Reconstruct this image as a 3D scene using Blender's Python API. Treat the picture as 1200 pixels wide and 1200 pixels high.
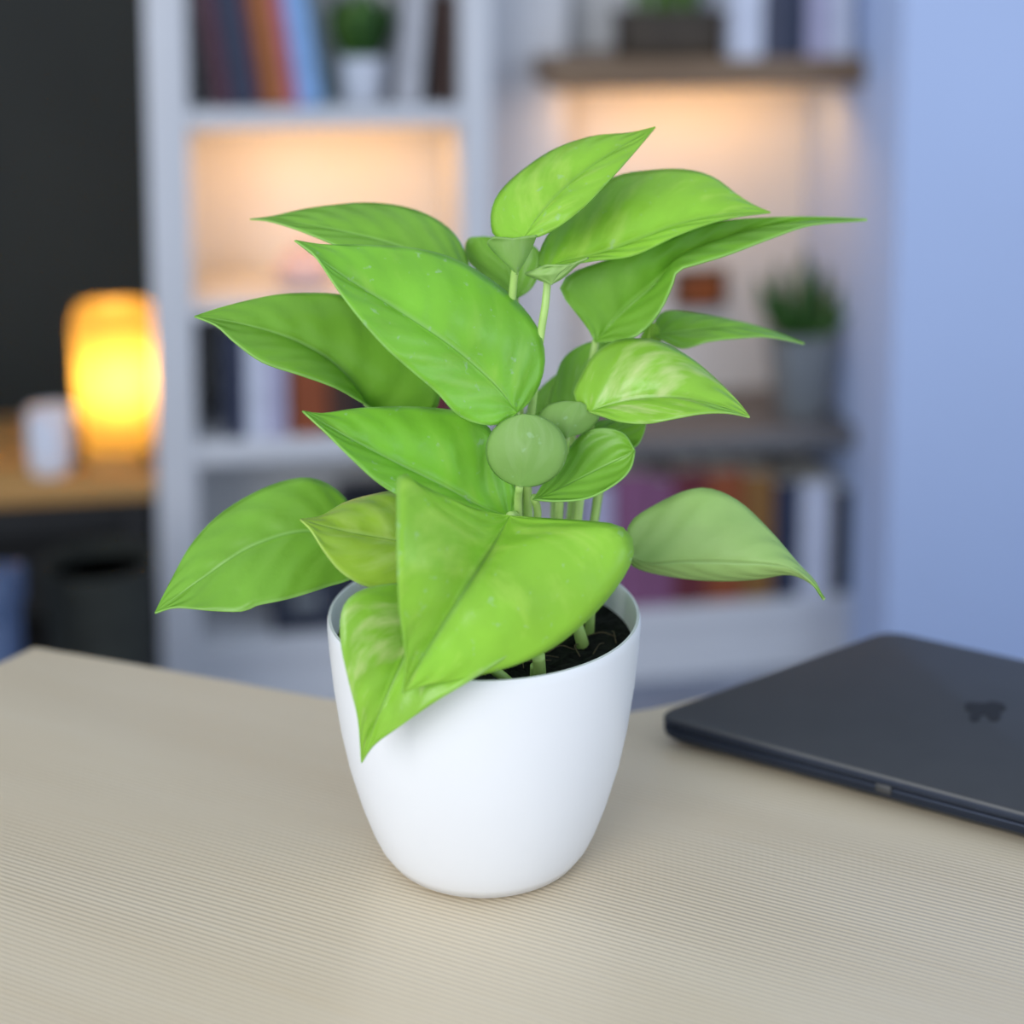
import bpy, bmesh, math, random
from mathutils import Vector, Matrix
random.seed(7)
for o in list(bpy.data.objects): bpy.data.objects.remove(o)
scene = bpy.context.scene
COL = scene.collection
R = math.radians

# ------------------------------------------------------------------ camera
FPX, CX, CY, PITCH = 1900.0, 600.0, 155.0, R(7)
POT_Y, DESK_Z = 0.78, 0.74
def ray(px, py):
    a, b = (px-CX)/FPX, -(py-CY)/FPX
    return Vector((a, math.cos(PITCH)+b*math.sin(PITCH), -math.sin(PITCH)+b*math.cos(PITCH)))
_r = ray(568, 992)
CAM = Vector((0, 0, DESK_Z - _r.z/_r.y*POT_Y))
def at_y(px, py, y):
    r = ray(px, py); return CAM + r*(y/r.y)
def at_z(px, py, z):
    r = ray(px, py); return CAM + r*((z-CAM.z)/r.z)
cd = bpy.data.cameras.new('camera'); cam = bpy.data.objects.new('camera', cd); COL.objects.link(cam)
cam.location = CAM; cam.rotation_euler = (R(90)-PITCH, 0, 0)
cd.sensor_width = 36; cd.lens = 36*FPX/1200; cd.shift_y = (CY-600)/1200
cd.clip_start = 0.01
cd.dof.use_dof = True; cd.dof.focus_distance = 0.775; cd.dof.aperture_fstop = 2.9
scene.camera = cam

# ------------------------------------------------------------------ world, lights, exposure
vs = scene.view_settings
vs.view_transform = 'Standard'; vs.look = 'None'; vs.gamma = 1.0; vs.use_curve_mapping = False
vs.exposure = 0.0
w = bpy.data.worlds.new('world'); scene.world = w; w.use_nodes = True
w.node_tree.nodes['Background'].inputs[0].default_value = (0.71, 0.82, 1.0, 1)
w.node_tree.nodes['Background'].inputs[1].default_value = 0.78
def area(name, loc, target, sx, sy, power, color):
    l = bpy.data.lights.new(name, 'AREA'); l.shape = 'RECTANGLE'; l.size = sx; l.size_y = sy
    l.energy = power; l.color = color
    o = bpy.data.objects.new(name, l); COL.objects.link(o); o.location = loc
    o.rotation_euler = (Vector(target)-Vector(loc)).to_track_quat('-Z', 'Y').to_euler()
    return o
area('window_behind_left_offscreen', (-1.3, -1.45, 1.85), (0.0, 0.9, 0.85), 1.5, 1.3, 50, (0.97, 0.98, 1.0))
area('window_right_offscreen', (3.1, -0.6, 1.75), (0.5, 2.2, 0.8), 1.5, 1.4, 28, (0.66, 0.79, 1.0))

# ------------------------------------------------------------------ materials
M = {}
def nodes(name):
    m = bpy.data.materials.new(name); m.use_nodes = True
    nt = m.node_tree; return m, nt, nt.nodes, nt.links, nt.nodes['Principled BSDF']
def mat(name, col, rough=0.5, var=0.06, scale=30, bump=0.0, spec=0.5, metal=0.0, stretch=(1,1,1)):
    m, nt, N, L, B = nodes(name)
    tc = N.new('ShaderNodeTexCoord'); mp = N.new('ShaderNodeMapping'); mp.inputs['Scale'].default_value = stretch
    nz = N.new('ShaderNodeTexNoise'); nz.inputs['Scale'].default_value = scale; nz.inputs['Detail'].default_value = 4
    L.new(tc.outputs['Object'], mp.inputs[0]); L.new(mp.outputs[0], nz.inputs['Vector'])
    cr = N.new('ShaderNodeValToRGB')
    cr.color_ramp.elements[0].position = .3; cr.color_ramp.elements[1].position = .7
    cr.color_ramp.elements[0].color = tuple(c*(1-var) for c in col)+(1,)
    cr.color_ramp.elements[1].color = tuple(min(1, c*(1+var)) for c in col)+(1,)
    L.new(nz.outputs['Fac'], cr.inputs[0]); L.new(cr.outputs[0], B.inputs['Base Color'])
    B.inputs['Roughness'].default_value = rough; B.inputs['Specular IOR Level'].default_value = spec
    B.inputs['Metallic'].default_value = metal
    if bump:
        bp = N.new('ShaderNodeBump'); bp.inputs['Strength'].default_value = bump; bp.inputs['Distance'].default_value = .002
        L.new(nz.outputs['Fac'], bp.inputs['Height']); L.new(bp.outputs[0], B.inputs['Normal'])
    M[name] = m; return m

def leaf_mat(name, top, vein, patch, patch_amt=0.0, rough=0.36, trans=0.3, speck=0.0, rib_amt=0.55):
    m, nt, N, L, B = nodes(name)
    uv = N.new('ShaderNodeUVMap'); sp = N.new('ShaderNodeSeparateXYZ'); L.new(uv.outputs[0], sp.inputs[0])
    def math_(op, a, b=None, c=None):
        n = N.new('ShaderNodeMath'); n.operation = op
        for i, v in enumerate((a, b, c)):
            if v is None: continue
            if isinstance(v, (int, float)): n.inputs[i].default_value = v
            else: L.new(v, n.inputs[i])
        return n.outputs[0]
    def mix(f, a, b):
        n = N.new('ShaderNodeMix'); n.data_type = 'RGBA'
        L.new(f, n.inputs[0])
        for i, v in ((6, a), (7, b)):
            if isinstance(v, tuple): n.inputs[i].default_value = v+(1,)
            else: L.new(v, n.inputs[i])
        return n.outputs[2]
    u = math_('MULTIPLY_ADD', sp.outputs[0], 2.0, -1.0); au = math_('ABSOLUTE', u)
    rib = math_('SUBTRACT', 1.0, math_('SMOOTHSTEP', 0.0, 0.045, au)) if False else None
    mr = N.new('ShaderNodeMapRange'); mr.interpolation_type = 'SMOOTHSTEP'
    mr.inputs[1].default_value = 0.0; mr.inputs[2].default_value = 0.05; mr.inputs[3].default_value = 1; mr.inputs[4].default_value = 0
    L.new(au, mr.inputs[0]); rib = mr.outputs[0]
    tc = N.new('ShaderNodeTexCoord')
    nz = N.new('ShaderNodeTexNoise'); nz.inputs['Scale'].default_value = 28; nz.inputs['Detail'].default_value = 5
    L.new(tc.outputs['Object'], nz.inputs['Vector'])
    # lateral veins sweeping from the midrib towards the tip
    ph = math_('MULTIPLY_ADD', au, -0.30, sp.outputs[1])
    ph2 = math_('MULTIPLY_ADD', nz.outputs['Fac'], 0.11, ph)
    wv = math_('SINE', math_('MULTIPLY', ph2, 46.0))
    wv01 = math_('MULTIPLY_ADD', wv, 0.5, 0.5)
    # streaky variegation along the lateral veins
    cb = N.new('ShaderNodeCombineXYZ'); L.new(math_('MULTIPLY', ph, 9.0), cb.inputs[0]); L.new(math_('MULTIPLY', u, 1.6), cb.inputs[1])
    L.new(math_('MULTIPLY', nz.outputs['Fac'], 0.6), cb.inputs[2])
    n2 = N.new('ShaderNodeTexNoise'); n2.inputs['Scale'].default_value = 1.3; n2.inputs['Detail'].default_value = 3
    L.new(cb.outputs[0], n2.inputs['Vector'])
    st = N.new('ShaderNodeMapRange'); st.inputs[1].default_value = .52; st.inputs[2].default_value = .74
    st.inputs[3].default_value = 0; st.inputs[4].default_value = max(patch_amt, .12); L.new(n2.outputs['Fac'], st.inputs[0])
    dark = tuple(c*.70 for c in top); lite = tuple(min(1, c*1.2) for c in top)
    base = mix(nz.outputs['Fac'], dark, lite)
    base = mix(math_('MULTIPLY', wv01, 0.07 if rib_amt > .2 else 0.0), base, tuple(c*.8 for c in top))
    base = mix(st.outputs[0], base, patch)
    base = mix(math_('MULTIPLY', rib, rib_amt), base, vein)
    me_ = N.new('ShaderNodeMapRange'); me_.inputs[1].default_value = .95; me_.inputs[2].default_value = .985
    me_.inputs[3].default_value = 0; me_.inputs[4].default_value = .6; L.new(au, me_.inputs[0])
    base = mix(me_.outputs[0], base, vein)
    if speck:
        sk = N.new('ShaderNodeTexNoise'); sk.inputs['Scale'].default_value = 210; sk.inputs['Detail'].default_value = 2
        L.new(tc.outputs['Object'], sk.inputs['Vector'])
        s2 = N.new('ShaderNodeMapRange'); s2.inputs[1].default_value = .66; s2.inputs[2].default_value = .74
        s2.inputs[3].default_value = 0; s2.inputs[4].default_value = speck; L.new(sk.outputs['Fac'], s2.inputs[0])
        base = mix(s2.outputs[0], base, (.50, .72, .42))
    L.new(base, B.inputs['Base Color']); B.inputs['Roughness'].default_value = rough
    B.inputs['Specular IOR Level'].default_value = 0.42
    vr = min(1.0, rib_amt*1.8)
    h = math_('ADD', math_('MULTIPLY', wv, 0.28*vr), math_('MULTIPLY', rib, -1.0*vr))
    h = math_('ADD', h, math_('MULTIPLY', nz.outputs['Fac'], 1.4))
    bp = N.new('ShaderNodeBump'); bp.inputs['Strength'].default_value = .42; bp.inputs['Distance'].default_value = .0022
    L.new(h, bp.inputs['Height']); L.new(bp.outputs[0], B.inputs['Normal'])
    tr = N.new('ShaderNodeBsdfTranslucent'); L.new(base, tr.inputs[0])
    mx = N.new('ShaderNodeMixShader'); mx.inputs[0].default_value = trans
    L.new(B.outputs[0], mx.inputs[1]); L.new(tr.outputs[0], mx.inputs[2])
    L.new(mx.outputs[0], N['Material Output'].inputs[0])
    M[name] = m; return m

VEIN = (.42, .74, .20)
leaf_mat('leaf_lime', (.30, .70, .055), VEIN, (.50, .78, .13), .30, speck=.5)
leaf_mat('leaf_bright', (.38, .74, .06), (.30, .58, .10), (.58, .85, .14), .6, speck=.35)
leaf_mat('leaf_green', (.27, .58, .055), VEIN, (.36, .66, .10), .25)
leaf_mat('leaf_yellow', (.56, .82, .09), (.60, .84, .22), (.68, .86, .22), .6, rough=.28)
leaf_mat('leaf_variegated', (.38, .72, .07), (.44, .72, .2), (.74, .86, .34), .9, rough=.3)
leaf_mat('leaf_pale', (.46, .70, .22), (.40, .62, .22), (.40, .64, .2), .3, rough=.55)
leaf_mat('leaf_matte', (.33, .56, .14), (.36, .56, .2), (.42, .62, .24), .4, rough=.6, speck=.4, rib_amt=0.05)
mat('petiole', (.42, .62, .17), .45, .15, 60)
mat('pot_white', (.85, .865, .89), .32, .01, 20, spec=.45)
mat('soil', (.012, .013, .011), .95, .7, 160, bump=1.0, spec=.15)
mat('root_fibre', (.10, .075, .04), .9, .3, 90)
mat('white_paint', (.60, .61, .64), .5, .02, 8)
mat('panel_white', (.65, .65, .67), .6, .02, 8)
mat('back_panel_white', (.66, .655, .65), .6, .02, 8)
mat('wall_blue', (.47, .58, .84), .7, .02, 3)
mat('wall_dark', (.021, .023, .019), .75, .12, 4)
mat('floor_dark', (.22, .24, .30), .7, .3, 12)
mat('brown_wood', (.20, .125, .07), .5, .25, 14, stretch=(.2, 1, 1))
mat('grey_wood', (.13, .125, .125), .5, .2, 14, stretch=(.2, 1, 1))
mat('tan_wood', (.50, .27, .085), .45, .15, 14, stretch=(.2, 1, 1))
mat('black_wood', (.01, .01, .01), .6, .2, 14)
mat('laptop_grey', (.085, .087, .09), .52, .04, 40, metal=.7)
mat('laptop_dark', (.02, .022, .03), .4, .1, 40)
mat('laptop_edge', (.022, .03, .05), .35, .05, 40, metal=.6)
mat('emblem_black', (.004, .004, .005), .6, .1, 40)
mat('page_paper', (.72, .68, .58), .8, .08, 90)
mat('grey_ceramic', (.22, .24, .25), .5, .08, 20)
mat('white_ceramic', (.72, .76, .86), .3, .02, 20)
mat('planter_brown', (.045, .032, .02), .6, .3, 25)
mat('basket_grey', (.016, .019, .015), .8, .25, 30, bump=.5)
mat('box_navy', (.022, .028, .05), .6, .15, 20)
mat('box_blue', (.06, .10, .20), .6, .1, 20)
mat('foliage_dark', (.025, .095, .010), .5, .45, 40)
mat('foliage_mid', (.10, .22, .03), .5, .4, 40)
mat('picture_art', (.24, .065, .012), .6, .6, 35)
mat('picture_frame', (.07, .03, .012), .5, .2, 30)
mat('pink_ceramic', (.70, .50, .48), .4, .04, 20)

# desk top: pale ash with long fine ridges running along the far edge
def desk_material():
    m, nt, N, L, B = nodes('desk_ash')
    a0, a1 = at_z(100, 1000, DESK_Z), at_z(600, 1148, DESK_Z)
    ang = math.atan2(a1.y-a0.y, a1.x-a0.x)
    tc = N.new('ShaderNodeTexCoord'); mp = N.new('ShaderNodeMapping'); mp.vector_type = 'POINT'
    mp.inputs['Rotation'].default_value = (0, 0, -ang)
    L.new(tc.outputs['Object'], mp.inputs[0])
    warp = N.new('ShaderNodeTexNoise'); warp.inputs['Scale'].default_value = 3.0; warp.inputs['Detail'].default_value = 2
    ms = N.new('ShaderNodeMapping'); ms.inputs['Scale'].default_value = (.6, 2.0, 1); L.new(mp.outputs[0], ms.inputs[0]); L.new(ms.outputs[0], warp.inputs['Vector'])
    sx = N.new('ShaderNodeSeparateXYZ'); L.new(mp.outputs[0], sx.inputs[0])
    def math_(op, a, b=None, c=None):
        n = N.new('ShaderNodeMath'); n.operation = op
        for i, v in enumerate((a, b, c)):
            if v is None: continue
            if isinstance(v, (int, float)): n.inputs[i].default_value = v
            else: L.new(v, n.inputs[i])
        return n.outputs[0]
    yy = math_('MULTIPLY_ADD', warp.outputs['Fac'], 0.016, sx.outputs[1])
    wave = math_('MULTIPLY_ADD', math_('SINE', math_('MULTIPLY', yy, 2*math.pi/0.0029)), .5, .5)
    fibre = N.new('ShaderNodeTexNoise'); fibre.inputs['Scale'].default_value = 1; fibre.inputs['Detail'].default_value = 6
    mf = N.new('ShaderNodeMapping'); mf.inputs['Scale'].default_value = (9, 420, 1); L.new(mp.outputs[0], mf.inputs[0]); L.new(mf.outputs[0], fibre.inputs['Vector'])
    broad = N.new('ShaderNodeTexNoise'); broad.inputs['Scale'].default_value = 1; broad.inputs['Detail'].default_value = 3
    mb = N.new('ShaderNodeMapping'); mb.inputs['Scale'].default_value = (2.5, 22, 1); L.new(mp.outputs[0], mb.inputs[0]); L.new(mb.outputs[0], broad.inputs['Vector'])
    # ridges show only in some bands of the board
    band = N.new('ShaderNodeTexNoise'); band.inputs['Scale'].default_value = 1; band.inputs['Detail'].default_value = 1
    m2 = N.new('ShaderNodeMapping'); m2.inputs['Scale'].default_value = (1.2, 9, 1); L.new(mp.outputs[0], m2.inputs[0]); L.new(m2.outputs[0], band.inputs['Vector'])
    br = N.new('ShaderNodeMapRange'); br.inputs[1].default_value = .30; br.inputs[2].default_value = .62; br.inputs[3].default_value = .2; br.inputs[4].default_value = 1
    L.new(band.outputs['Fac'], br.inputs[0])
    def mix(f, a, b):
        n = N.new('ShaderNodeMix'); n.data_type = 'RGBA'; L.new(f, n.inputs[0])
        for i, v in ((6, a), (7, b)):
            if isinstance(v, tuple): n.inputs[i].default_value = v+(1,)
            else: L.new(v, n.inputs[i])
        return n.outputs[2]
    base = mix(broad.outputs['Fac'], (.66, .52, .33), (.79, .68, .50))
    base = mix(math_('MULTIPLY', math_('MULTIPLY', wave, br.outputs[0]), .52), base, (.34, .275, .19))
    base = mix(math_('MULTIPLY', fibre.outputs['Fac'], .35), base, (.70, .63, .50))
    L.new(base, B.inputs['Base Color']); B.inputs['Roughness'].default_value = .30; B.inputs['Specular IOR Level'].default_value = .7
    bp = N.new('ShaderNodeBump'); bp.inputs['Strength'].default_value = .25; bp.inputs['Distance'].default_value = .0008; bp.invert = True
    L.new(math_('MULTIPLY', wave, br.outputs[0]), bp.inputs['Height']); L.new(bp.outputs[0], B.inputs['Normal'])
    M['desk_ash'] = m
desk_material()

def shade_material():
    m, nt, N, L, B = nodes('lamp_shade_paper')
    B.inputs['Base Color'].default_value = (.60, .36, .10, 1); B.inputs['Roughness'].default_value = .8
    tr = N.new('ShaderNodeBsdfTranslucent'); tr.inputs[0].default_value = (1.0, .60, .12, 1)
    nz = N.new('ShaderNodeTexNoise'); nz.inputs['Scale'].default_value = 60
    cr = N.new('ShaderNodeValToRGB'); cr.color_ramp.elements[0].color = (.19, .140, .055, 1); cr.color_ramp.elements[1].color = (.21, .155, .062, 1)
    L.new(nz.outputs['Fac'], cr.inputs[0]); L.new(cr.outputs[0], tr.inputs[0])
    mx = N.new('ShaderNodeMixShader'); mx.inputs[0].default_value = .75
    L.new(B.outputs[0], mx.inputs[1]); L.new(tr.outputs[0], mx.inputs[2]); L.new(mx.outputs[0], N['Material Output'].inputs[0])
    M['lamp_shade_paper'] = m
shade_material()
def glow_material(name, col, s):
    m, nt, N, L, B = nodes(name)
    B.inputs['Emission Color'].default_value = col+(1,); B.inputs['Emission Strength'].default_value = s
    B.inputs['Base Color'].default_value = col+(1,); M[name] = m
glow_material('led_glow', (1.0, .55, .18), 3.0)
glow_material('bulb_glow', (1.0, .75, .35), 12.0)

# ------------------------------------------------------------------ mesh helpers
def mesh_obj(name, verts, faces, m, parent=None, smooth=False, uvs=None):
    me = bpy.data.meshes.new(name); me.from_pydata([tuple(v) for v in verts], [], faces)
    bm = bmesh.new(); bm.from_mesh(me); bmesh.ops.recalc_face_normals(bm, faces=bm.faces[:]) if uvs is None else None
    bm.to_mesh(me); bm.free()
    if uvs:
        ul = me.uv_layers.new(name='UVMap')
        for p in me.polygons:
            for li in p.loop_indices: ul.data[li].uv = uvs[me.loops[li].vertex_index]
    if smooth: me.shade_smooth()
    for mm in (m if isinstance(m, (list, tuple)) else [m]): me.materials.append(M[mm])
    o = bpy.data.objects.new(name, me); COL.objects.link(o)
    if parent: o.parent = parent
    return o
def thing(name, loc, label, cat, rotz=0, group=None):
    o = bpy.data.objects.new(name, None); COL.objects.link(o); o.location = loc; o.rotation_euler = (0, 0, rotz)
    o.empty_display_size = .03
    tag(o, label, cat, group); return o
def tag(o, label, cat, group=None):
    o['label'] = label; o['category'] = cat
    if group: o['group'] = group
def structure(o): o['kind'] = 'structure'; return o
def box(name, lo, hi, m, parent=None, bevel=0.0, seg=2):
    me = bpy.data.meshes.new(name); bm = bmesh.new()
    bmesh.ops.create_cube(bm, size=1)
    for v in bm.verts:
        v.co = Vector([(lo[i]+hi[i])/2 + v.co[i]*(hi[i]-lo[i]) for i in range(3)])
    if bevel: bmesh.ops.bevel(bm, geom=bm.edges[:], offset=bevel, segments=seg, affect='EDGES', profile=.5)
    bm.to_mesh(me); bm.free(); me.materials.append(M[m])
    if bevel: me.shade_smooth(); me.set_sharp_from_angle(angle=R(40))
    o = bpy.data.objects.new(name, me); COL.objects.link(o)
    if parent: o.parent = parent
    return o
def lathe(name, prof, m, parent=None, seg=48, sq=None, off=(0,0,0)):
    """prof: (radius, height) pairs; sq: superellipse exponent for squarish sections"""
    V, F = [], []
    for r, z in prof:
        for k in range(seg):
            a = 2*math.pi*k/seg; c, s = math.cos(a), math.sin(a)
            if sq:
                q = (abs(c)**sq+abs(s)**sq)**(-1/sq); c, s = c*q, s*q
            V.append((off[0]+r*c, off[1]+r*s, off[2]+z))
    n = len(prof)
    for i in range(n-1):
        for k in range(seg):
            F.append((i*seg+k, i*seg+(k+1) % seg, (i+1)*seg+(k+1) % seg, (i+1)*seg+k))
    if prof[0][0] > 1e-6: F.append(tuple(range(seg))[::-1])
    if prof[-1][0] > 1e-6: F.append(tuple((n-1)*seg+k for k in range(seg)))
    o = mesh_obj(name, V, F, m, parent, True)
    o.data.set_sharp_from_angle(angle=R(50)); return o
def spline(pts, n):
    """Catmull-Rom through pts, resampled to n+1 points evenly by length"""
    p = [Vector(q) for q in pts]
    p = [p[0]*2-p[1]] + p + [p[-1]*2-p[-2]]
    d = []
    for i in range(1, len(p)-2):
        for k in range(16):
            t = k/16; a, b, c, e = p[i-1], p[i], p[i+1], p[i+2]
            d.append(.5*((2*b)+(c-a)*t+(2*a-5*b+4*c-e)*t*t+(3*b-a-3*c+e)*t**3))
    d.append(p[-2].copy())
    L = [0]
    for i in range(1, len(d)): L.append(L[-1]+(d[i]-d[i-1]).length)
    out, j = [], 0
    for k in range(n+1):
        s = L[-1]*k/n
        while j < len(d)-2 and L[j+1] < s: j += 1
        seg = max(L[j+1]-L[j], 1e-9); out.append(d[j].lerp(d[j+1], min(1, max(0, (s-L[j])/seg))))
    return out
def tube(name, pts, r0, r1, m, parent=None, n=20, seg=10):
    P = spline(pts, n); V, F = [], []
    up = Vector((0.3, 1, 0.1)).normalized()
    for i, p in enumerate(P):
        t = (P[min(i+1, n)]-P[max(i-1, 0)]).normalized()
        a = t.cross(up).normalized(); b = t.cross(a)
        r = r0+(r1-r0)*i/n
        for k in range(seg):
            q = 2*math.pi*k/seg; V.append(p+a*(r*math.cos(q))+b*(r*math.sin(q)))
    for i in range(n):
        for k in range(seg): F.append((i*seg+k, i*seg+(k+1) % seg, (i+1)*seg+(k+1) % seg, (i+1)*seg+k))
    F.append(tuple(range(seg))); F.append(tuple(n*seg+k for k in range(seg)))
    return mesh_obj(name, V, F, m, parent, True)

# ------------------------------------------------------------------ room shell
structure(box('floor', (-3, -1.5, -.05), (3.2, 3.1, 0), 'floor_dark'))
structure(box('wall_back', (-3, 2.98, 0), (3.2, 3.1, 2.6), 'wall_dark'))
# ------------------------------------------------------------------ bookcase frame of reference (turned 10 degrees)
YAW = R(10)
UA, VA = Vector((math.cos(YAW), math.sin(YAW), 0)), Vector((-math.sin(YAW), math.cos(YAW), 0))
BO = at_y(560, 400, 2.45); BO.z = 0
def q(px, py, v=0.0):
    r = ray(px, py); d = (BO + VA*v - CAM).dot(VA)/r.dot(VA); p = CAM + r*d - BO
    return p.dot(UA), p.z
def qu(px, py=400, v=0.0): return q(px, py, v)[0]
def qw(px, py, v=0.0): return q(px, py, v)[1]
def bpos(u, v, w): return BO + UA*u + VA*v + Vector((0, 0, w))
DEPTH = .27
uA, uB = qu(178, 350), qu(226, 350)
uC, uD = qu(541, 350), qu(577, 350)
uE = qu(1047, 400, -.13)
wr = structure(box('wall_right', (uE, -.13, 0), (uE+1.5, .40, 2.6), 'wall_blue', bevel=.006)); wr.location = BO; wr.rotation_euler = (0, 0, YAW)
uE -= .001
TOPW = 1.46
unit = thing('bookcase', BO, 'tall white open bookcase with warm lit compartments behind the desk', 'bookcase', YAW)
box('side_panel', (uA, 0, 0), (uB, DEPTH, TOPW), 'white_paint', unit, .003)
box('divider_panel', (uC, 0, 0), (uD, DEPTH, TOPW), 'white_paint', unit, .003)
box('back_panel', (uB, DEPTH-.012, .05), (uC, DEPTH, TOPW), 'back_panel_white', unit)
SH = {}
def shelf(key, px, y0, y1, u0, u1, m, name='shelf', v0=.004):
    t, b = qw(px, y0), qw(px, y1)
    o = box(name, (u0, v0, b), (u1, DEPTH-.012, t), m, unit, .003); SH[key] = (b, t); return o
shelf('l1', 380, 127, 150, uB, uC, 'white_paint')
shelf('l2', 380, 352, 368, uB, uC, 'white_paint')
shelf('l3', 340, 516, 542, uB, uC, 'white_paint')
shelf('l4', 340, 752, 776, uB, uC, 'white_paint')
box('top_board', (uA, 0, TOPW), (uC, DEPTH, TOPW+.03), 'white_paint', unit, .003)
box('plinth', (uB, .01, 0), (uC, .03, SH['l4'][0]), 'white_paint', unit)
unit2 = thing('shelving_unit', BO, 'alcove shelving with brown and grey wooden boards beside the pale blue wall', 'shelf', YAW)
_u = unit; unit = unit2
box('back_panel', (uD, DEPTH-.012, .05), (uE, DEPTH, TOPW), 'back_panel_white', unit)
box('white_panel', (uD, .17, SH['l4'][1]), (qu(690, 300), .19, TOPW), 'panel_white', unit) 
s = shelf('r1', 830, 70, 104, qu(650, 100), uE, 'brown_wood'); s['label'] = 'brown wooden shelf board'
s = shelf('r2', 880, 509, 532, uD, uE, 'grey_wood'); s['label'] = 'dark grey wooden shelf board'
shelf('r3', 880, 709, 733, uD, uE, 'white_paint')
box('plinth', (uD, .01, 0), (uE, .03, SH['r3'][0]), 'white_paint', unit)
unit = _u

# warm LED strips under the boards: each a lamp with its own light
def led(u0, u1, v, w, power, label):
    t = thing('led_strip', bpos((u0+u1)/2, v, w), label, 'strip light', YAW)
    h = (u1-u0)/2
    box('channel', (-h, -.006, -.008), (h, .006, -.001), 'white_paint', t)
    box('diffuser', (-h, -.004, -.011), (h, .004, -.008), 'led_glow', t)
    l = bpy.data.lights.new('led_light', 'AREA'); l.shape = 'RECTANGLE'; l.size = 2*h; l.size_y = .02; l.energy = power; l.color = (1.0, .50, .13)
    o = bpy.data.objects.new('led_light', l); COL.objects.link(o); o.parent = t
    o.location = (0, 0, -.014); o.rotation_euler = (R(18), 0, 0)
led(uB+.03, uC-.03, .10, SH['l1'][0], .80, 'warm light strip under the white shelf of leaning books')
led(qu(705, 100), uE-.05, .12, SH['r1'][0], .85, 'warm light strip under the brown wooden shelf')

# ------------------------------------------------------------------ books
for nm, c in dict(maroon=(.075,.012,.03), navy=(.018,.026,.06), slate=(.05,.055,.09), black=(.008,.007,.008), orange=(.33,.10,.012), rust=(.25,.055,.012),
                  rose=(.45,.10,.16), sky=(.22,.38,.68), teal=(.06,.17,.22), grey=(.44,.44,.47), brown=(.055,.022,.012), white=(.60,.63,.74),
                  mauve=(.21,.075,.16), ochre=(.22,.10,.018), lilac=(.42,.40,.55), wine=(.12,.015,.022)).items():
    mat('cover_'+nm, c, .55, .12, 25)
def book(x0, x1, ytop, shelfkey, colour, label, group, lean=0.0, depth=.15, v=.02, px_mid=None):
    """spine between pixels x0..x1 at its foot, up to row ytop; lean in degrees (positive: head to the right)"""
    ws = SH[shelfkey][1]
    yb = 600
    # row of the shelf top at this spine plane
    u0 = qu(x0, (ytop+60), v); u1 = qu(x1, (ytop+60), v)
    for _ in range(3):
        lo, hi = 0., 1100.
        for _ in range(30):
            mid = (lo+hi)/2
            if qw((x0+x1)/2, mid, v) > ws: lo = mid
            else: hi = mid
        u0, u1 = qu(x0, lo, v), qu(x1, lo, v)
    h = max(.08, (qw((x0+x1)/2, ytop, v)-ws)/math.cos(R(lean)))
    th = (u1-u0)*math.cos(R(lean)); c = .0025
    t = thing('book', bpos((u0+u1)/2, v, ws+.0006+abs(math.sin(R(lean)))*th/2), label, 'book', 0, group)
    t.rotation_euler = (Matrix.Rotation(YAW, 3, 'Z') @ Matrix.Rotation(R(lean), 3, 'Y')).to_euler()
    hx = th/2
    V = []; F = []
    def bx(lo, hi):
        k = len(V)
        for z in (lo[2], hi[2]):
            for (a, b) in ((lo[0], lo[1]), (hi[0], lo[1]), (hi[0], hi[1]), (lo[0], hi[1])): V.append((a, b, z))
        F.extend([tuple(k+i for i in f) for f in ((3,2,1,0),(4,5,6,7),(0,1,5,4),(1,2,6,5),(2,3,7,6),(3,0,4,7))])
    bx((-hx, 0, 0), (hx, c, h)); bx((-hx, c, 0), (-hx+c, depth, h)); bx((hx-c, c, 0), (hx, depth, h))
    mesh_obj('cover', V, F, 'cover_'+colour, t)
    box('page_block', (-hx+c, c, .003), (hx-c, depth-.004, h-.003), 'page_paper', t)
    return t
g = 'leaning books on the top white shelf'
book(254, 270, -60, 'l1', 'maroon', 'dark maroon book leaning beside the white side panel', g, -8)
book(272, 303, -50, 'l1', 'navy', 'thick navy blue book leaning next to the maroon one', g, -8)
book(304, 312, -45, 'l1', 'wine', 'thin wine red book leaning between navy and orange books', g, -8)
book(313, 336, -50, 'l1', 'orange', 'burnt orange book leaning among the top shelf books', g, -8)
book(337, 350, -35, 'l1', 'rose', 'rose red book leaning between orange and sky blue books', g, -8)
book(351, 377, -38, 'l1', 'sky', 'sky blue book leaning on the top white shelf', g, -8)
book(378, 384, -20, 'l1', 'teal', 'thin dark teal book at the end of the leaning row', g, -8)
book(466, 492, -40, 'l1', 'grey', 'pale grey book tilted against the dark brown book', g, 5)
book(514, 530, -5, 'l1', 'brown', 'dark brown book standing by the divider panel', g, 1)
g = 'books on the lower white shelf'
book(264, 288, 385, 'l3', 'navy', 'navy book standing upright next to white books', g)
book(290, 312, 390, 'l3', 'white', 'white book beside the navy book on lower shelf', g)
book(313, 336, 396, 'l3', 'lilac', 'pale lilac book beside the rust coloured book', g)
book(342, 384, 400, 'l3', 'rust', 'thick rust orange book on the lower white shelf', g)
book(386, 412, 405, 'l3', 'brown', 'dark brown book next to the rust orange one', g)
book(414, 440, 410, 'l3', 'black', 'black book on the lower white shelf', g)
book(500, 530, 430, 'l3', 'wine', 'wine red book near the divider on lower shelf', g)
g = 'books on the brown wooden shelf'
book(857, 893, -40, 'r1', 'white', 'white book next to the brown planter box', g)
book(895, 918, -35, 'r1', 'slate', 'slate grey book between white and navy books', g)
book(919, 943, -40, 'r1', 'navy', 'navy book on the brown wooden shelf', g)
book(945, 972, -45, 'r1', 'lilac', 'pale lilac book on the brown wooden shelf', g)
book(973, 998, -45, 'r1', 'white', 'white book beside the wall end of the brown shelf', g)
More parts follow.
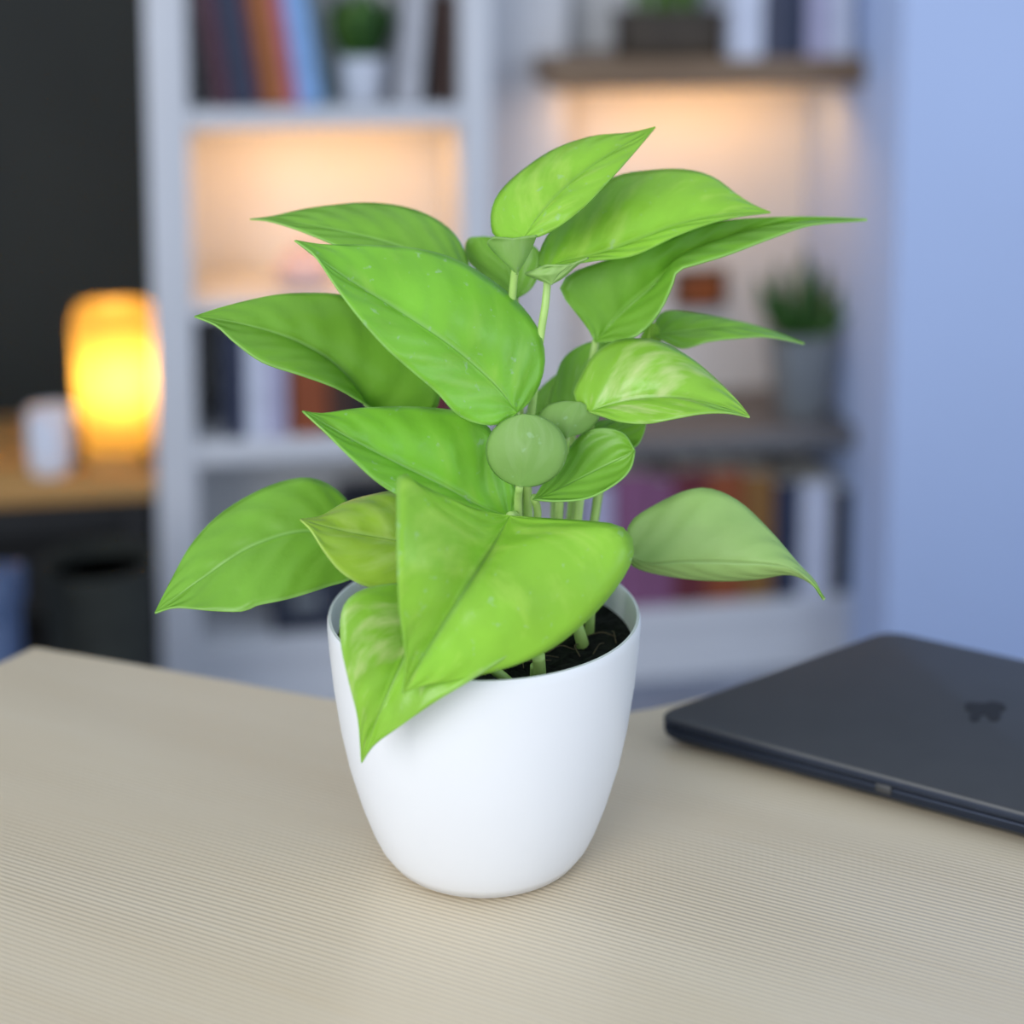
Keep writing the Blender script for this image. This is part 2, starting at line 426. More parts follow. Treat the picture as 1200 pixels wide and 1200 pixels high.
g = 'books on the bottom shelf of the alcove'
book(690, 716, 570, 'r3', 'lilac', 'pale lilac book at the inner end of bottom row', g)
book(718, 762, 556, 'r3', 'mauve', 'thick mauve book in the bottom row', g)
book(764, 788, 562, 'r3', 'mauve', 'slim mauve book beside the maroon book', g)
book(790, 826, 552, 'r3', 'wine', 'dark wine red book in the bottom row', g)
book(828, 868, 553, 'r3', 'rust', 'rust orange book in the bottom row', g)
book(870, 904, 556, 'r3', 'ochre', 'ochre brown book in the bottom row', g)
book(907, 934, 566, 'r3', 'navy', 'navy book in the bottom row beside a white book', g)
book(937, 972, 566, 'r3', 'white', 'white book standing out in the bottom row', g)
book(975, 1000, 575, 'r3', 'black', 'black book at the wall end of the bottom row', g)

# ------------------------------------------------------------------ things on the shelves
def blade(name, base, tip, width, m, parent, bend=(0,0,0), n=10, fold=.25):
    base, tip = Vector(base), Vector(tip); mid = (base+tip)/2+Vector(bend)
    P = spline([base, mid, tip], n); V, F = [], []
    ax = (tip-base).normalized(); side = ax.cross(Vector((.2, -1, .25))).normalized(); nor = side.cross(ax)
    for i, p in enumerate(P):
        s = i/n; wd = width*(math.sin(math.pi*min(1, s*.93+.07))**.75)
        V += [p-side*wd, p+nor*(wd*fold), p+side*wd, p-nor*.0015]
    for i in range(n):
        for k in range(4): F.append((i*4+k, i*4+(k+1) % 4, i*4+4+(k+1) % 4, i*4+4+k))
    return mesh_obj(name, V, F, m, parent, True)
def pot_on(px0, px1, ytop, key, v, name, label, cat, m, prof, sq=None):
    ws = SH[key][1]
    lo, hi = 0., 1100.
    for _ in range(30):
        mid = (lo+hi)/2
        if qw((px0+px1)/2, mid, v) > ws: lo = mid
        else: hi = mid
    u0, u1 = qu(px0, ytop+20, v), qu(px1, ytop+20, v); h = qw((px0+px1)/2, ytop, v)-ws; r = (u1-u0)/2
    t = thing(name, bpos((u0+u1)/2, v, ws+.0005), label, cat, YAW)
    return t, r, h
# white potted plant among the leaning books
t, r, h = pot_on(392, 456, 66, 'l1', .11, 'potted_plant', 'bushy green plant in small white pot beside leaning books', 'plant', None, None)
lathe('pot', [(r*.72, 0), (r*.80, .004), (r*.98, h*.9), (r, h), (r*.92, h), (r*.9, h*.86)], 'white_ceramic', t)
lathe('soil', [(r*.88, h*.80), (r*.8, h*.87)], 'soil', t)
for k in range(16):
    a = k*2.4; L_ = .10+.05*random.random(); sp = .02+.032*random.random()
    blade('leaf', (r*.4*math.cos(a), r*.4*math.sin(a), h*.86), (math.cos(a)*sp*.75-.006, math.sin(a)*sp*.8-.01, h+L_*.75), .013, 'foliage_dark' if k % 3 else 'foliage_mid', t, (math.cos(a)*.02, math.sin(a)*.02, .02))
# grey tapered pot with broad upright leaves
t, r, h = pot_on(902, 974, 388, 'r2', .09, 'potted_succulent', 'dark green succulent in tapered grey pot on the grey shelf', 'plant', None, None)
lathe('pot', [(r*.62, 0), (r*.66, .003), (r*.97, h*.97), (r, h), (r*.9, h), (r*.86, h*.9)], 'grey_ceramic', t, seg=40, sq=5)
lathe('soil', [(r*.86, h*.86), (r*.8, h*.92)], 'soil', t, sq=5)
for (dx, dy, dz, wd) in ((-.085, -.02, .10, .017), (-.055, .03, .065, .017), (.012, .02, .135, .018), (.034, -.02, .115, .016), (.080, .0, .080, .017), (-.015, -.03, .06, .017), (.05, .03, .055, .016), (-.045, .0, .12, .016), (.07, -.03, .035, .016)):
    blade('leaf', (dx*.25, dy*.4, h*.9), (dx, dy, h+dz), wd, 'foliage_dark', t, (dx*.12, 0, .008), fold=.35)
# brown planter box on the brown shelf
t, r, h = pot_on(728, 838, 14, 'r1', .10, 'planter_box', 'dark brown rectangular planter box on the brown wooden shelf', 'planter', None, None)
box('body', (-r, -.05, 0), (r, .05, h), 'planter_brown', t, .004)
box('rim', (-r-.004, -.054, h-.012), (r+.004, .054, h+.003), 'planter_brown', t, .003)
for k in range(9):
    a = k*2.4
    blade('leaf', (-.03+.012*k-.02, .02*math.sin(a), h), (-.055+.0115*k+.012*math.cos(a), .035*math.sin(a), h+.05+.03*random.random()), .012, 'foliage_mid', t)
# small framed picture on the back panel
u0, u1, w0, w1 = qu(786, 330, DEPTH), qu(846, 330, DEPTH), qw(815, 357, DEPTH), qw(815, 312, DEPTH)
t = thing('picture_frame', bpos((u0+u1)/2, DEPTH-.013, (w0+w1)/2), 'small brown framed picture hung on the alcove back panel', 'picture', YAW)
a, b = (u1-u0)/2, (w1-w0)/2
for nm, lo, hi in (('frame_rail', (-a, -.014, b-.01), (a, 0, b)), ('frame_rail', (-a, -.014, -b), (a, 0, -b+.01)), ('frame_stile', (-a, -.014, -b+.01), (-a+.01, 0, b-.01)), ('frame_stile', (a-.01, -.014, -b+.01), (a, 0, b-.01))):
    box(nm, lo, hi, 'picture_frame', t)
box('artwork', (-a+.01, -.008, -b+.01), (a-.01, 0, b-.01), 'picture_art', t)
# pale vase in the warm compartment
t, r, h = pot_on(322, 392, 292, 'l2', .12, 'round_vase', 'round pale pink vase in the warm lit compartment', 'vase', None, None)
lathe('body', [(r*.5, 0), (r*.8, h*.12), (r, h*.42), (r*.9, h*.7), (r*.45, h*.9), (r*.42, h), (r*.34, h), (r*.36, h*.9)], 'pink_ceramic', t)
lathe('rim', [(r*.42, h), (r*.47, h+.003), (r*.44, h+.006), (r*.34, h+.004), (r*.34, h)], 'pink_ceramic', t)
# storage boxes in the lowest left compartment
for (x0, x1, yt, m, lb) in ((318, 398, 655, 'box_navy', 'low dark navy storage box in the lowest compartment'), (404, 520, 610, 'box_navy', 'tall dark navy storage box in the lowest compartment')):
    t, r, h = pot_on(x0, x1, yt, 'l4', .03, 'storage_box', lb, 'box', None, None)
    box('body', (-r, 0, 0), (r, .2, h*.78), m, t, .004)
    box('lid', (-r-.003, -.003, h*.78), (r+.003, .203, h), m, t, .004)
    box('label_holder', (-.02, -.005, h*.35), (.02, 0, h*.52), 'grey_ceramic', t)

# ------------------------------------------------------------------ sideboard, lamp, mug, bin on the left
tu1 = uA-.003; tu0 = tu1-.95; tc_ = (tu0+tu1)/2
sz = qw(100, 566)
def tp(px, py, v):                       # a spot on the table top
    return qu(px, py, v)
sb = thing('side_table', bpos(tc_, .17, 0), 'low wooden side table with dark legs holding the glowing lamp', 'table', YAW)
hl = .475
box('table_top', (-hl, -.17, sz-.03), (hl, .20, sz), 'tan_wood', sb, .003)
for sx in (-hl+.03, hl-.03):
    for sy_ in (-.14, .17):
        box('leg', (sx-.02, sy_-.02, 0), (sx+.02, sy_+.02, sz-.03), 'black_wood', sb)
box('apron', (-hl+.03, -.15, sz-.08), (hl-.03, -.13, sz-.03), 'black_wood', sb)
box('shade_board', (-hl+.03, .15, .05), (hl-.03, .17, sz-.03), 'black_wood', sb)  # black board added to keep the space under the table dark
box('low_shelf', (-hl+.03, -.14, .03), (hl-.03, .15, .05), 'black_wood', sb)
def on_table(px0, px1, ytop, v):
    a, b = qu(px0, ytop+40, v), qu(px1, ytop+40, v)
    return bpos((a+b)/2, v, sz+.0005), (b-a)/2, qw((px0+px1)/2, ytop, v)-sz
p, r, h = on_table(85, 182, 357, .10)
lamp = thing('table_lamp', p, 'glowing yellow table lamp with rounded square paper shade', 'lamp', YAW)
lathe('base', [(r*.78, 0), (r*.8, .004), (r*.8, .016), (r*.74, .02)], 'tan_wood', lamp, sq=4)
lathe('lamp_shade', [(r*.86, .021), (r*.9, .03), (r*.98, h*.9), (r*.95, h*.95), (r*.86, h*.985), (r*.16, h), (r*.16, h-.003), (r*.83, h-.008), (r*.91, h*.93), (r*.87, .03), (r*.85, .021)], 'lamp_shade_paper', lamp, sq=3.6)
bulb = lathe('bulb', [(.008, .02), (.008, h*.4), (.018, h*.46), (.024, h*.55), (.018, h*.63), (.004, h*.66)], 'bulb_glow', lamp, seg=20, off=(.008, .022, 0))
l = bpy.data.lights.new('lamp_light', 'POINT'); l.energy = 36; l.color = (1.0, .84, .58); l.shadow_soft_size = .03
lo = bpy.data.objects.new('lamp_light', l); COL.objects.link(lo); lo.parent = lamp; lo.location = (.010, -.018, h*.56)
p, r, h = on_table(32, 86, 480, .06)
mug = thing('mug', p, 'white mug with its handle painted black as shade beside the glowing lamp', 'mug', YAW)
lathe('body', [(r*.8, 0), (r*.9, .003), (r, h*.3), (r, h), (r*.9, h), (r*.88, h*.12), (0, h*.1)], 'white_ceramic', mug)
tube('handle', [(r*.92, -.004, h*.8), (r*1.3, -.012, h*.78), (r*1.38, -.014, h*.5), (r*1.25, -.012, h*.25), (r*.92, -.004, h*.22)], .004, .004, 'emblem_black', mug)  # black colour stands in for the shadow at the handle
# waste bin and blue box under the side table's far end
BY = 1.95
p0, p1 = at_y(52, 700, BY), at_y(184, 700, BY); tz = at_y(118, 655, BY).z
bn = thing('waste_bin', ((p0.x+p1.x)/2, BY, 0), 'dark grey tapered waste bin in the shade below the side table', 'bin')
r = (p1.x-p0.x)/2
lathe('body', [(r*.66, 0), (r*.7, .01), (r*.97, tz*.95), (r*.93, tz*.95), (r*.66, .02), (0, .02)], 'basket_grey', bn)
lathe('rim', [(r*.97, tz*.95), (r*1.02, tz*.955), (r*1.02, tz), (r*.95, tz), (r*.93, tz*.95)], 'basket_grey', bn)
p0, p1 = at_y(-170, 720, 1.75), at_y(8, 720, 1.75); tz = at_y(10, 682, 1.75).z
t = thing('storage_box', ((p0.x+p1.x)/2, 1.75, 0), 'blue storage crate standing on the floor beside the waste bin', 'box')
r = (p1.x-p0.x)/2
box('body', (-r, -.0, 0), (r, .06, tz*.9), 'box_blue', t, .006); box('lid', (-r-.004, -.004, tz*.9), (r+.004, .064, tz), 'box_blue', t, .006)

# ------------------------------------------------------------------ desk
def plane_pts(pix, z): return [at_z(x, y, z) for x, y in pix]
far = spline([(p.x, p.y, 0) for p in plane_pts([(40, 757), (130, 772), (260, 795), (395, 819), (520, 836), (640, 842), (757, 830), (860, 806), (960, 786), (1060, 772), (1230, 772)], DESK_Z)], 40)
cl = at_z(-160, 850, DESK_Z)
a0 = Vector((far[0].x, far[0].y, 0))
dirL = (Vector((cl.x, cl.y, 0))-a0).normalized()
pl = a0 + dirL*((a0.y-.30)/max(.05, -dirL.y))
pl.x = max(pl.x, -1.0)
outline = [(p.x, p.y) for p in far] + [(.95, far[-1].y), (.95, .30), (pl.x, .30)]
desk = thing('desk', (0, .65, 0), 'pale ash wood desk with fine ridged grain holding pot and laptop', 'desk')
n = len(outline); T = .028
V = [(x, y-.65, DESK_Z) for x, y in outline] + [(x, y-.65, DESK_Z-T) for x, y in outline]
F = [tuple(range(n)), tuple(range(n, 2*n))[::-1]] + [(i, (i+1) % n, n+(i+1) % n, n+i) for i in range(n)]
top = mesh_obj('desk_top', V, F, 'desk_ash', desk)
bv = top.modifiers.new('edge', 'BEVEL'); bv.width = .002; bv.segments = 2; bv.limit_method = 'ANGLE'
for x, y in ((-.30, .90), (.70, .86), (-.40, .38), (.85, .38)):
    box('leg', (x-.025, y-.65-.025, 0), (x+.025, y-.65+.025, DESK_Z-T), 'desk_ash', desk, .003)
box('rail', (-.38, .40-.65-.01, DESK_Z-T-.07), (.82, .40-.65+.01, DESK_Z-T), 'desk_ash', desk)

# ------------------------------------------------------------------ laptop
LT = .017
zt = DESK_Z+LT+.0015
c0 = at_z(766, 836, zt); c1 = at_z(1036, 908, zt); cb = at_z(1040, 737, zt)
fx = Vector((c1.x-c0.x, c1.y-c0.y, 0)); bd = Vector((cb.x-c0.x, cb.y-c0.y, 0))
W2, D2 = fx.length, bd.length
e1, e2 = fx.normalized(), bd.normalized()
lap = thing('laptop', (c0.x, c0.y, DESK_Z), 'closed dark grey laptop with black emblem lying on the desk', 'laptop')
def rounded(inset, rad, seg=6):
    pts = []
    A = [(inset, inset), (2*W2-inset, inset), (2*W2-inset, D2-inset), (inset, D2-inset)]
    for i in range(4):
        p, a, b = Vector(A[i]), Vector(A[i-1]), Vector(A[(i+1) % 4])
        d1, d2 = (a-p).normalized(), (b-p).normalized()
        for k in range(seg+1):
            t_ = k/seg; q0, q1 = p+d1*rad, p+d2*rad
            pts.append(q0*(1-t_)**2 + p*2*t_*(1-t_) + q1*t_**2)
    return [e1*c.x+e2*c.y for c in pts]
def slab(name, rings, m, parent, notch=None):
    V, F = [], []
    for inset, z in rings:
        for c in rounded(inset, .014): V.append(c+Vector((0, 0, z)))
    n = len(V)//len(rings)
    for i in range(len(rings)-1):
        for k in range(n): F.append((i*n+k, i*n+(k+1) % n, (i+1)*n+(k+1) % n, (i+1)*n+k))
    F.append(tuple(range(n))[::-1]); F.append(tuple((len(rings)-1)*n+k for k in range(n)))
    o = mesh_obj(name, V, F, [m, 'laptop_edge'], parent, True); o.data.set_sharp_from_angle(angle=R(35))
    for p in o.data.polygons:
        if abs(p.normal.z) < .45: p.material_index = 1
    return o
slab('chassis', [(.010, .0015), (.004, .003), (.0005, .0065), (0, .0105), (.0005, .0112)], 'laptop_edge', lap)
slab('hinge_gap', [(.0018, .0112), (.0018, .0122)], 'laptop_dark', lap)
lid = slab('lid', [(.0008, .0122), (0, .0130), (0, .0165), (.0008, .0178), (.0025, .0185)], 'laptop_grey', lap)
nt_ = box('thumb_notch', (-.0045, -.0012, -.0026), (.0045, .003, .0026), 'laptop_grey', lap, .001)
nt_.location = e1*(W2) + Vector((0, 0, .0108)); nt_.rotation_euler = (0, 0, math.atan2(e1.y, e1.x)); nt_['label'] = 'lighter finger notch at the lid edge'
for (a, b) in ((.12, .12), (.88, .12), (.12, .88), (.88, .88)):
    p = e1*(2*W2*a)+e2*(D2*b)
    lathe('rubber_foot', [(.006, .0002), (.007, .0008), (.007, .0016)], 'laptop_dark', lap, 16, off=p)
# emblem: a wide bar with two short prongs, as it shows on the lid
ec = at_z(1152, 834, DESK_Z+.0187); ec = Vector((ec.x-c0.x, ec.y-c0.y, .01855))
ctr = [(-22, -9), (-16, -11), (0, -10), (12, -12), (24, -9), (27, -3), (20, 0), (21, 6), (16, 11), (8, 10), (3, 3), (-2, 3), (-4, 9), (-10, 12), (-16, 8), (-15, 0), (-21, -3)]
ep = []
for x, y in ctr:
    p = at_z(1152+x, 834+y, DESK_Z+.0187); ep.append((p.x-c0.x, p.y-c0.y))
n = len(ep)
V = [(x, y, .0184) for x, y in ep]+[(x, y, .0189) for x, y in ep]
mesh_obj('emblem', V, [tuple(range(n))[::-1], tuple(range(n, 2*n))]+[(i, (i+1) % n, n+(i+1) % n, n+i) for i in range(n)], 'emblem_black', lid)['label'] = 'black two-pronged emblem'

# ------------------------------------------------------------------ the potted pothos
base = at_z(568, 992, DESK_Z)
PB = Vector((base.x, POT_Y, DESK_Z))
rimc = at_y(575, 716, POT_Y); HP = rimc.z-DESK_Z
SC = (rimc-CAM).dot(Vector((0, math.cos(PITCH), -math.sin(PITCH))))/FPX     # metres per pixel at the pot's axis
plant = thing('potted_pothos', PB+Vector((0, 0, .0004)), 'lime green pothos with heart-shaped leaves in a white pot', 'plant')
RP = 183*SC
prof = [(.0, .0), (.55, .0), (.585, .004), (.61, .012), (.605, .016), (.635, .022), (.69, .07), (.735, .13), (.80, .24), (.875, .40), (.925, .55), (.965, .72), (.99, .87), (1.0, .96), (1.0, .985), (.993, 1.0), (.975, 1.0), (.965, .985), (.955, .92), (.94, .85), (.91, .6), (.85, .4), (.6, .1), (0, .08)]
pot = lathe('pot', [(a*RP, b*HP) for a, b in prof], 'pot_white', plant, 96)
SOIL = .885*HP
V, F = [(0, 0, SOIL)], []
NR, NS = 14, 72
for i in range(1, NR+1):
    for k in range(NS):
        a = 2*math.pi*k/NS; rr = RP*.948*i/NR
        V.append((rr*math.cos(a), rr*math.sin(a), SOIL + (0 if i == NR else random.uniform(-.0022, .0022))))
for k in range(NS): F.append((0, 1+k, 1+(k+1) % NS))
for i in range(NR-1):
    for k in range(NS): F.append((1+i*NS+k, 1+(i+1)*NS+k, 1+(i+1)*NS+(k+1) % NS, 1+i*NS+(k+1) % NS))
mesh_obj('soil', V, F, 'soil', plant, False)
def pp(x, y, d): return at_y(x, y, POT_Y+d)-plant.location
soil_z = plant.location.z+SOIL
def sp(x, y): return at_z(x, y, soil_z-.003)-plant.location
NM, NA = 30, 8
def leaf(name, Lp, Mp, Rp, zb, zt, dl, dr, mt, under='leaf_pale', bulge=.10, sag=0.0, pet=None, wave=0.0, dome=0.0):
    """outline and midrib from base to tip in pixels; zb, zt depth of base and tip; dl, dr depth of the two margins"""
    def dep(s): return zb+(zt-zb)*s+sag*math.sin(math.pi*s)
    def lift(pts, d):
        P = spline([(x, y, 0) for x, y in pts], NM); out = []
        for i, p in enumerate(P):
            s = i/NM; out.append(pp(p.x, p.y, dep(s)+d*math.sin(math.pi*min(1, s*1.02))**.7 + wave*math.sin(s*11+d*90)*math.sin(math.pi*s)))
        return out
    A, C, B = lift(Lp, dl), lift(Mp, 0), lift(Rp, dr)
    V, UV, F = [], [], []
    mlen = sum((C[i+1]-C[i]).length for i in range(NM))/.13
    cols = 2*NA+1
    for i in range(NM+1):
        tg = (C[min(i+1, NM)]-C[max(i-1, 0)]).normalized()
        for j in range(cols):
            t = (j-NA)/NA; e = A[i] if t < 0 else B[i]; u = abs(t)
            p = C[i].lerp(e, u)
            ac = e-C[i]
            if ac.length > 1e-6 and tg.length > 1e-6:
                nn = tg.cross(ac); nn = nn.normalized() if nn.length > 1e-9 else Vector((0, -1, 0))
                vd = (CAM-plant.location-p).normalized()
                if nn.dot(vd) < 0: nn = -nn
                if dome: p = p+nn*((A[i]-B[i]).length*.5*dome*math.sqrt(max(0, 1-u*u)))
                else: p = p+nn*(ac.length*bulge*math.sin(math.pi*u**.75)*math.sin(math.pi*min(1, i/NM+.02)))
            V.append(p); UV.append((.5+.5*t, i/NM*mlen))
    for i in range(NM):
        for j in range(cols-1): F.append((i*cols+j, i*cols+j+1, (i+1)*cols+j+1, (i+1)*cols+j))
    # orient faces towards the viewer side so that slot 0 is the side the photo shows
    k = (NM//2)*cols+NA//2
    f = (V[k+1]-V[k]).cross(V[k+cols]-V[k])
    if f.dot(CAM-plant.location-V[k]) < 0: F = [tuple(reversed(q_)) for q_ in F]
    o = mesh_obj(name, V, F, [mt, under], plant, True, UV)
    so = o.modifiers.new('thickness', 'SOLIDIFY'); so.thickness = .0009; so.offset = -1; so.material_offset = 1; so.material_offset_rim = 0
    if pet:
        pts = [C[0]+(C[1]-C[0])*.2+Vector((0, .0028, -.0005))] + [pp(*w_) for w_ in pet[:-1]] + [sp(*pet[-1])]
        tube('petiole', pts, .0019, .0026, 'petiole', o)
    return o

LF = 'leaf'
# far leaves first
leaf(LF, [(560,330),(548,306),(540,284),(520,262),(482,244),(430,237),(365,243),(318,253),(293,256)],
     [(560,330),(530,312),(460,286),(380,267),(320,258),(293,256)],
     [(560,330),(545,345),(500,335),(440,308),(385,283),(345,267),(315,258),(293,256)], .03, .035, .025, -.02, 'leaf_green', pet=[(585,420,.03),(600,600,.03),(600,735)])
leaf(LF, [(604,350),(585,338),(560,318),(545,300),(548,280),(565,277)], [(604,350),(598,320),(585,295),(565,277)],
     [(604,350),(622,338),(632,318),(632,295),(610,282),(565,277)], .035, .06, .01, -.01, 'leaf_green', pet=[(606,420,.04),(615,600,.04),(610,738)])
leaf(LF, [(606,484),(585,498),(558,496),(535,485),(513,461),(485,437),(450,405),(415,364),(392,332),(370,299),(346,281)],
     [(606,484),(580,450),(530,406),(470,366),(400,322),(346,281)],
     [(606,484),(622,470),(636,442),(638,408),(624,374),(590,338),(540,306),(490,291),(430,287),(378,286),(346,281)], -.02, -.035, -.02, .03, 'leaf_lime', bulge=.12, wave=.0022, pet=[(607,530,-.005),(604,620,.0),(612,745)])
leaf(LF, [(452,500),(440,480),(420,468),(392,453),(352,439),(308,424),(276,401),(254,381),(228,370)],
     [(452,500),(432,478),(411,447),(381,419),(335,395),(280,379),(228,370)],
     [(452,500),(490,498),(516,470),(510,440),(480,400),(448,368),(408,347),(365,343),(318,346),(262,359),(228,370)], .015, -.01, -.025, .02, 'leaf_green', pet=[(500,530,.02),(560,620,.02),(585,745)])
leaf(LF, [(600,606),(570,612),(520,602),(468,580),(440,562),(410,534),(382,506),(355,481)],
     [(600,606),(565,594),(520,570),(465,543),(410,514),(355,481)],
     [(600,606),(605,575),(588,540),(578,508),(558,489),(528,480),(478,476),(420,478),(378,484),(355,481)], -.015, -.045, -.02, .02, 'leaf_lime', pet=[(600,640,-.01),(598,690,-.01),(605,755)])
# top leaves
leaf(LF, [(612,281),(592,281),(578,276),(575,250),(585,225),(612,199),(650,174),(695,159),(738,155),(768,148)],
     [(612,281),(634,250),(668,215),(715,180),(768,148)],
     [(612,281),(636,275),(658,263),(686,241),(716,209),(744,177),(768,148)], -.01, .025, .02, -.015, 'leaf_bright', bulge=.16, pet=[(603,320,.0),(598,420,.01),(606,600,.0),(618,742)])
leaf(LF, [(606,322),(588,305),(571,286),(578,279)], [(606,322),(602,300),(601,280)], [(606,322),(617,304),(624,290),(629,277)], -.008, -.014, .01, .01, 'leaf_matte', bulge=.2)
leaf(LF, [(640,316),(630,308),(636,285),(655,258),(690,228),(722,206),(762,199),(802,198),(836,207),(866,229),(886,241),(903,248)],
     [(640,316),(660,306),(700,298),(750,281),(795,264),(850,251),(903,248)],
     [(640,316),(662,310),(700,304),(742,299),(792,276),(832,261),(865,253),(903,248)], .005, .03, .03, -.012, 'leaf_bright', bulge=.14, pet=[(640,350,.0),(630,420,.0),(618,560,.0),(628,745)])
leaf(LF, [(646,334),(630,328),(615,320),(640,312)], [(646,334),(655,322),(668,311)], [(646,334),(660,326),(676,312),(690,303)], -.002, -.006, .006, .004, 'leaf_pale', bulge=.15)
leaf(LF, [(697,401),(688,384),(670,361),(656,340),(666,322),(700,308),(760,290),(828,263),(872,256),(935,254),(1016,257)],
     [(697,401),(728,368),(764,337),(798,306),(855,280),(930,261),(1016,257)],
     [(697,401),(735,398),(757,384),(774,362),(786,336),(793,317),(812,310),(852,298),(902,279),(950,263),(1016,257)], .025, .055, -.005, -.03, 'leaf_green', under='leaf_pale', bulge=.12, pet=[(690,450,.03),(680,560,.02),(660,735)])
leaf(LF, [(766,392),(768,374),(780,364),(805,365),(842,371),(882,380),(916,391),(943,402)],
     [(766,392),(800,388),(850,384),(900,390),(943,402)],
     [(766,392),(780,400),(800,408),(828,400),(860,396),(900,394),(943,402)], .05, .06, .015, -.015, 'leaf_green', bulge=.12, pet=[(735,450,.04),(705,560,.03),(680,735)])
leaf(LF, [(740,420),(748,400),(758,380)], [(740,420),(760,402),(768,378)], [(740,420),(772,408),(773,386)], .05, .05, .0, .0, 'leaf_bright')
# middle cluster
leaf(LF, [(640,500),(615,495),(622,470),(636,452),(655,436)], [(640,500),(640,475),(655,436)], [(640,500),(660,490),(665,460),(655,436)], .05, .055, .01, -.005, 'leaf_green', pet=[(650,560,.04),(645,740)])
leaf(LF, [(668,490),(644,478),(650,446),(660,420),(682,404),(712,396)], [(668,490),(672,455),(690,420),(712,396)], [(668,490),(690,470),(705,440),(720,415),(712,396)], .03, .04, .01, -.005, 'leaf_green', pet=[(672,560,.03),(655,738)])
leaf(LF, [(690,520),(688,500),(712,491),(742,493),(758,488)], [(690,520),(715,508),(758,488)], [(690,520),(720,528),(744,524),(754,508),(758,488)], .015, .02, .01, -.01, 'leaf_green', pet=[(700,580,.02),(672,742)])
leaf(LF, [(690,482),(672,464),(681,439),(696,415),(718,400),(746,396),(777,401),(811,420),(842,446),(866,471),(879,488)],
     [(690,482),(715,474),(750,467),(800,468),(845,477),(879,488)],
     [(690,482),(705,487),(727,494),(757,496),(790,490),(822,484),(852,483),(879,488)], -.005, -.02, .025, -.02, 'leaf_variegated', bulge=.16, pet=[(692,500,.02),(684,560,.02),(678,600,.01),(664,745)])
leaf(LF, [(664,513),(645,507),(630,492),(640,476),(660,470),(680,471)], [(664,513),(668,492),(680,471)], [(664,513),(686,506),(703,489),(694,478),(680,471)], -.012, -.003, .006, .006, 'leaf_matte', dome=.12, pet=[(660,560,.01),(655,600,.01),(650,745)])
def arc(a0, a1, n=9): return [(617+48*math.cos(R(a0+(a1-a0)*k/n)), 528+43*math.sin(R(a0+(a1-a0)*k/n))) for k in range(n+1)]
leaf(LF, arc(100, 265), [(609,570),(612,548),(614,515),(613,485)], arc(100, -95), -.035, -.03, .004, .004, 'leaf_matte', dome=.28, pet=[(607,590,-.022),(610,640,-.015),(622,752)])
leaf(LF, [(625,584),(642,558),(662,532),(682,509),(706,502),(730,508),(743,528)], [(625,584),(660,562),(700,542),(743,528)],
     [(625,584),(655,586),(690,582),(722,565),(738,548),(743,528)], -.02, -.012, .015, -.012, 'leaf_green', dome=-.35, pet=[(630,600,-.01),(628,640,-.008),(635,755)])
# low leaves
leaf(LF, [(732,650),(733,628),(742,608),(772,589),(806,574),(836,573),(870,590),(906,625),(936,660),(956,681),(966,703)],
     [(732,650),(760,661),(800,659),(860,660),(918,664),(948,680),(966,703)],
     [(732,650),(745,666),(785,676),(832,681),(882,680),(925,674),(952,686),(966,703)], .005, -.025, .02, .015, 'leaf_pale', under='leaf_green', bulge=.10, pet=[(712,640,.0),(695,690,.0),(690,750)])
leaf(LF, [(425,640),(412,596),(398,576),(374,562),(348,560),(308,572),(260,600),(225,636),(200,680),(181,718)],
     [(425,640),(360,622),(295,640),(238,677),(181,718)],
     [(425,640),(418,674),(382,688),(340,701),(302,709),(284,716),(248,715),(206,711),(181,718)], .0, -.03, .025, -.025, 'leaf_green', under='leaf_pale', bulge=.08, pet=[(470,650,.01),(540,690,.01),(572,745)])
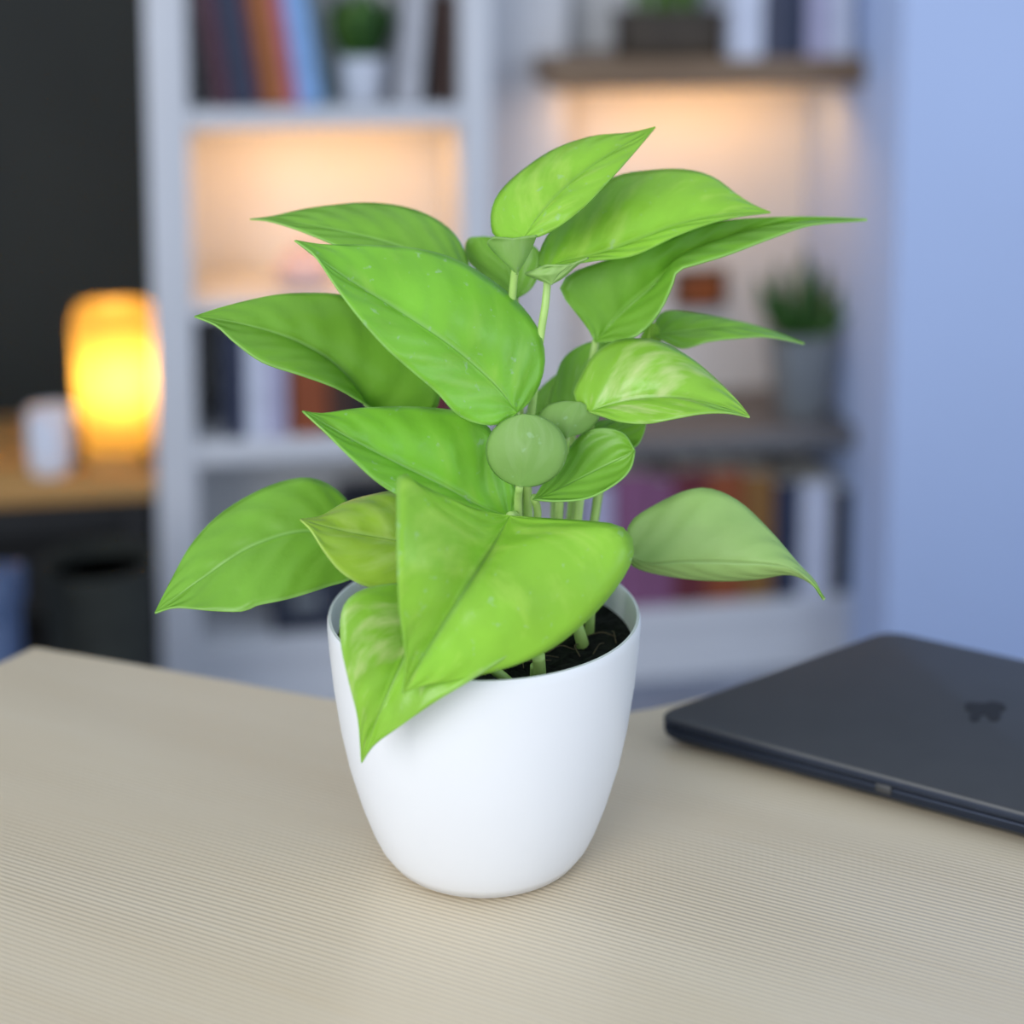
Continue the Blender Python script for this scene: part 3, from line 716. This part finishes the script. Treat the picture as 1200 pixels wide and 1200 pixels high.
leaf(LF, [(495,640),(485,590),(467,575),(432,580),(402,589),(376,604),(352,608)], [(495,640),(465,633),(402,622),(352,608)],
     [(495,640),(485,685),(447,689),(424,685),(399,669),(380,645),(366,622),(352,608)], -.035, -.06, .035, -.02, 'leaf_yellow', bulge=.14, pet=[(520,660,-.02),(560,700,-.01),(585,755)])
leaf(LF, [(520,688),(470,683),(424,691),(402,712),(399,752),(408,797),(419,843),(423,894)], [(520,688),(482,755),(445,835),(423,894)],
     [(520,688),(585,715),(605,755),(565,788),(512,821),(466,853),(438,872),(423,894)], -.045, -.088, -.004, -.012, 'leaf_variegated', bulge=.08, sag=-.018, pet=[(545,690,-.03),(575,720,-.025),(590,770)])
leaf(LF, [(598,604),(560,597),(522,581),(490,566),(468,554),(466,602),(466,660),(468,712),(476,772),(472,813)],
     [(598,604),(572,650),(540,698),(504,755),(472,813)],
     [(598,604),(642,607),(700,611),(729,617),(743,637),(736,668),(702,714),(652,757),(600,781),(542,796),(496,804),(472,813)], -.035, -.105, -.015, .01, 'leaf_bright', bulge=.10, wave=.002, sag=-.015, pet=[(606,610,-.02),(618,680,-.018),(632,790)])

# cut stubs and root fibres showing on the soil
def stub(pts, r0, r1):
    return tube('cut_stem', [pp(x, y, 0) if False else (at_z(x, y, soil_z+z)-plant.location) for x, y, z in pts], r0, r1, 'petiole', plant, n=8)
stub([(633,797,-.002),(632,782,.006),(631,768,.013)], .0032, .0032)
stub([(626,795,-.002),(626,780,.006)], .0022, .0020)
stub([(684,760,-.002),(680,745,.006),(673,722,.016)], .0034, .0028)
stub([(600,803,-.002),(588,792,.004),(574,782,.008)], .0025, .0022)
for k in range(14):
    x, y = random.uniform(600, 730), random.uniform(735, 790)
    a = random.uniform(0, 6.28); p = at_z(x, y, soil_z+.001)-plant.location
    if Vector((p.x, p.y)).length > RP*.86: continue
    d = Vector((math.cos(a), math.sin(a), 0))*.007; e_ = Vector((-d.y, d.x, 0))*random.uniform(-.8, .8)
    tube('root_fibre', [p-d, p+e_+Vector((0, 0, .0022)), p+d], .00035, .0003, 'root_fibre', plant, n=8, seg=5)
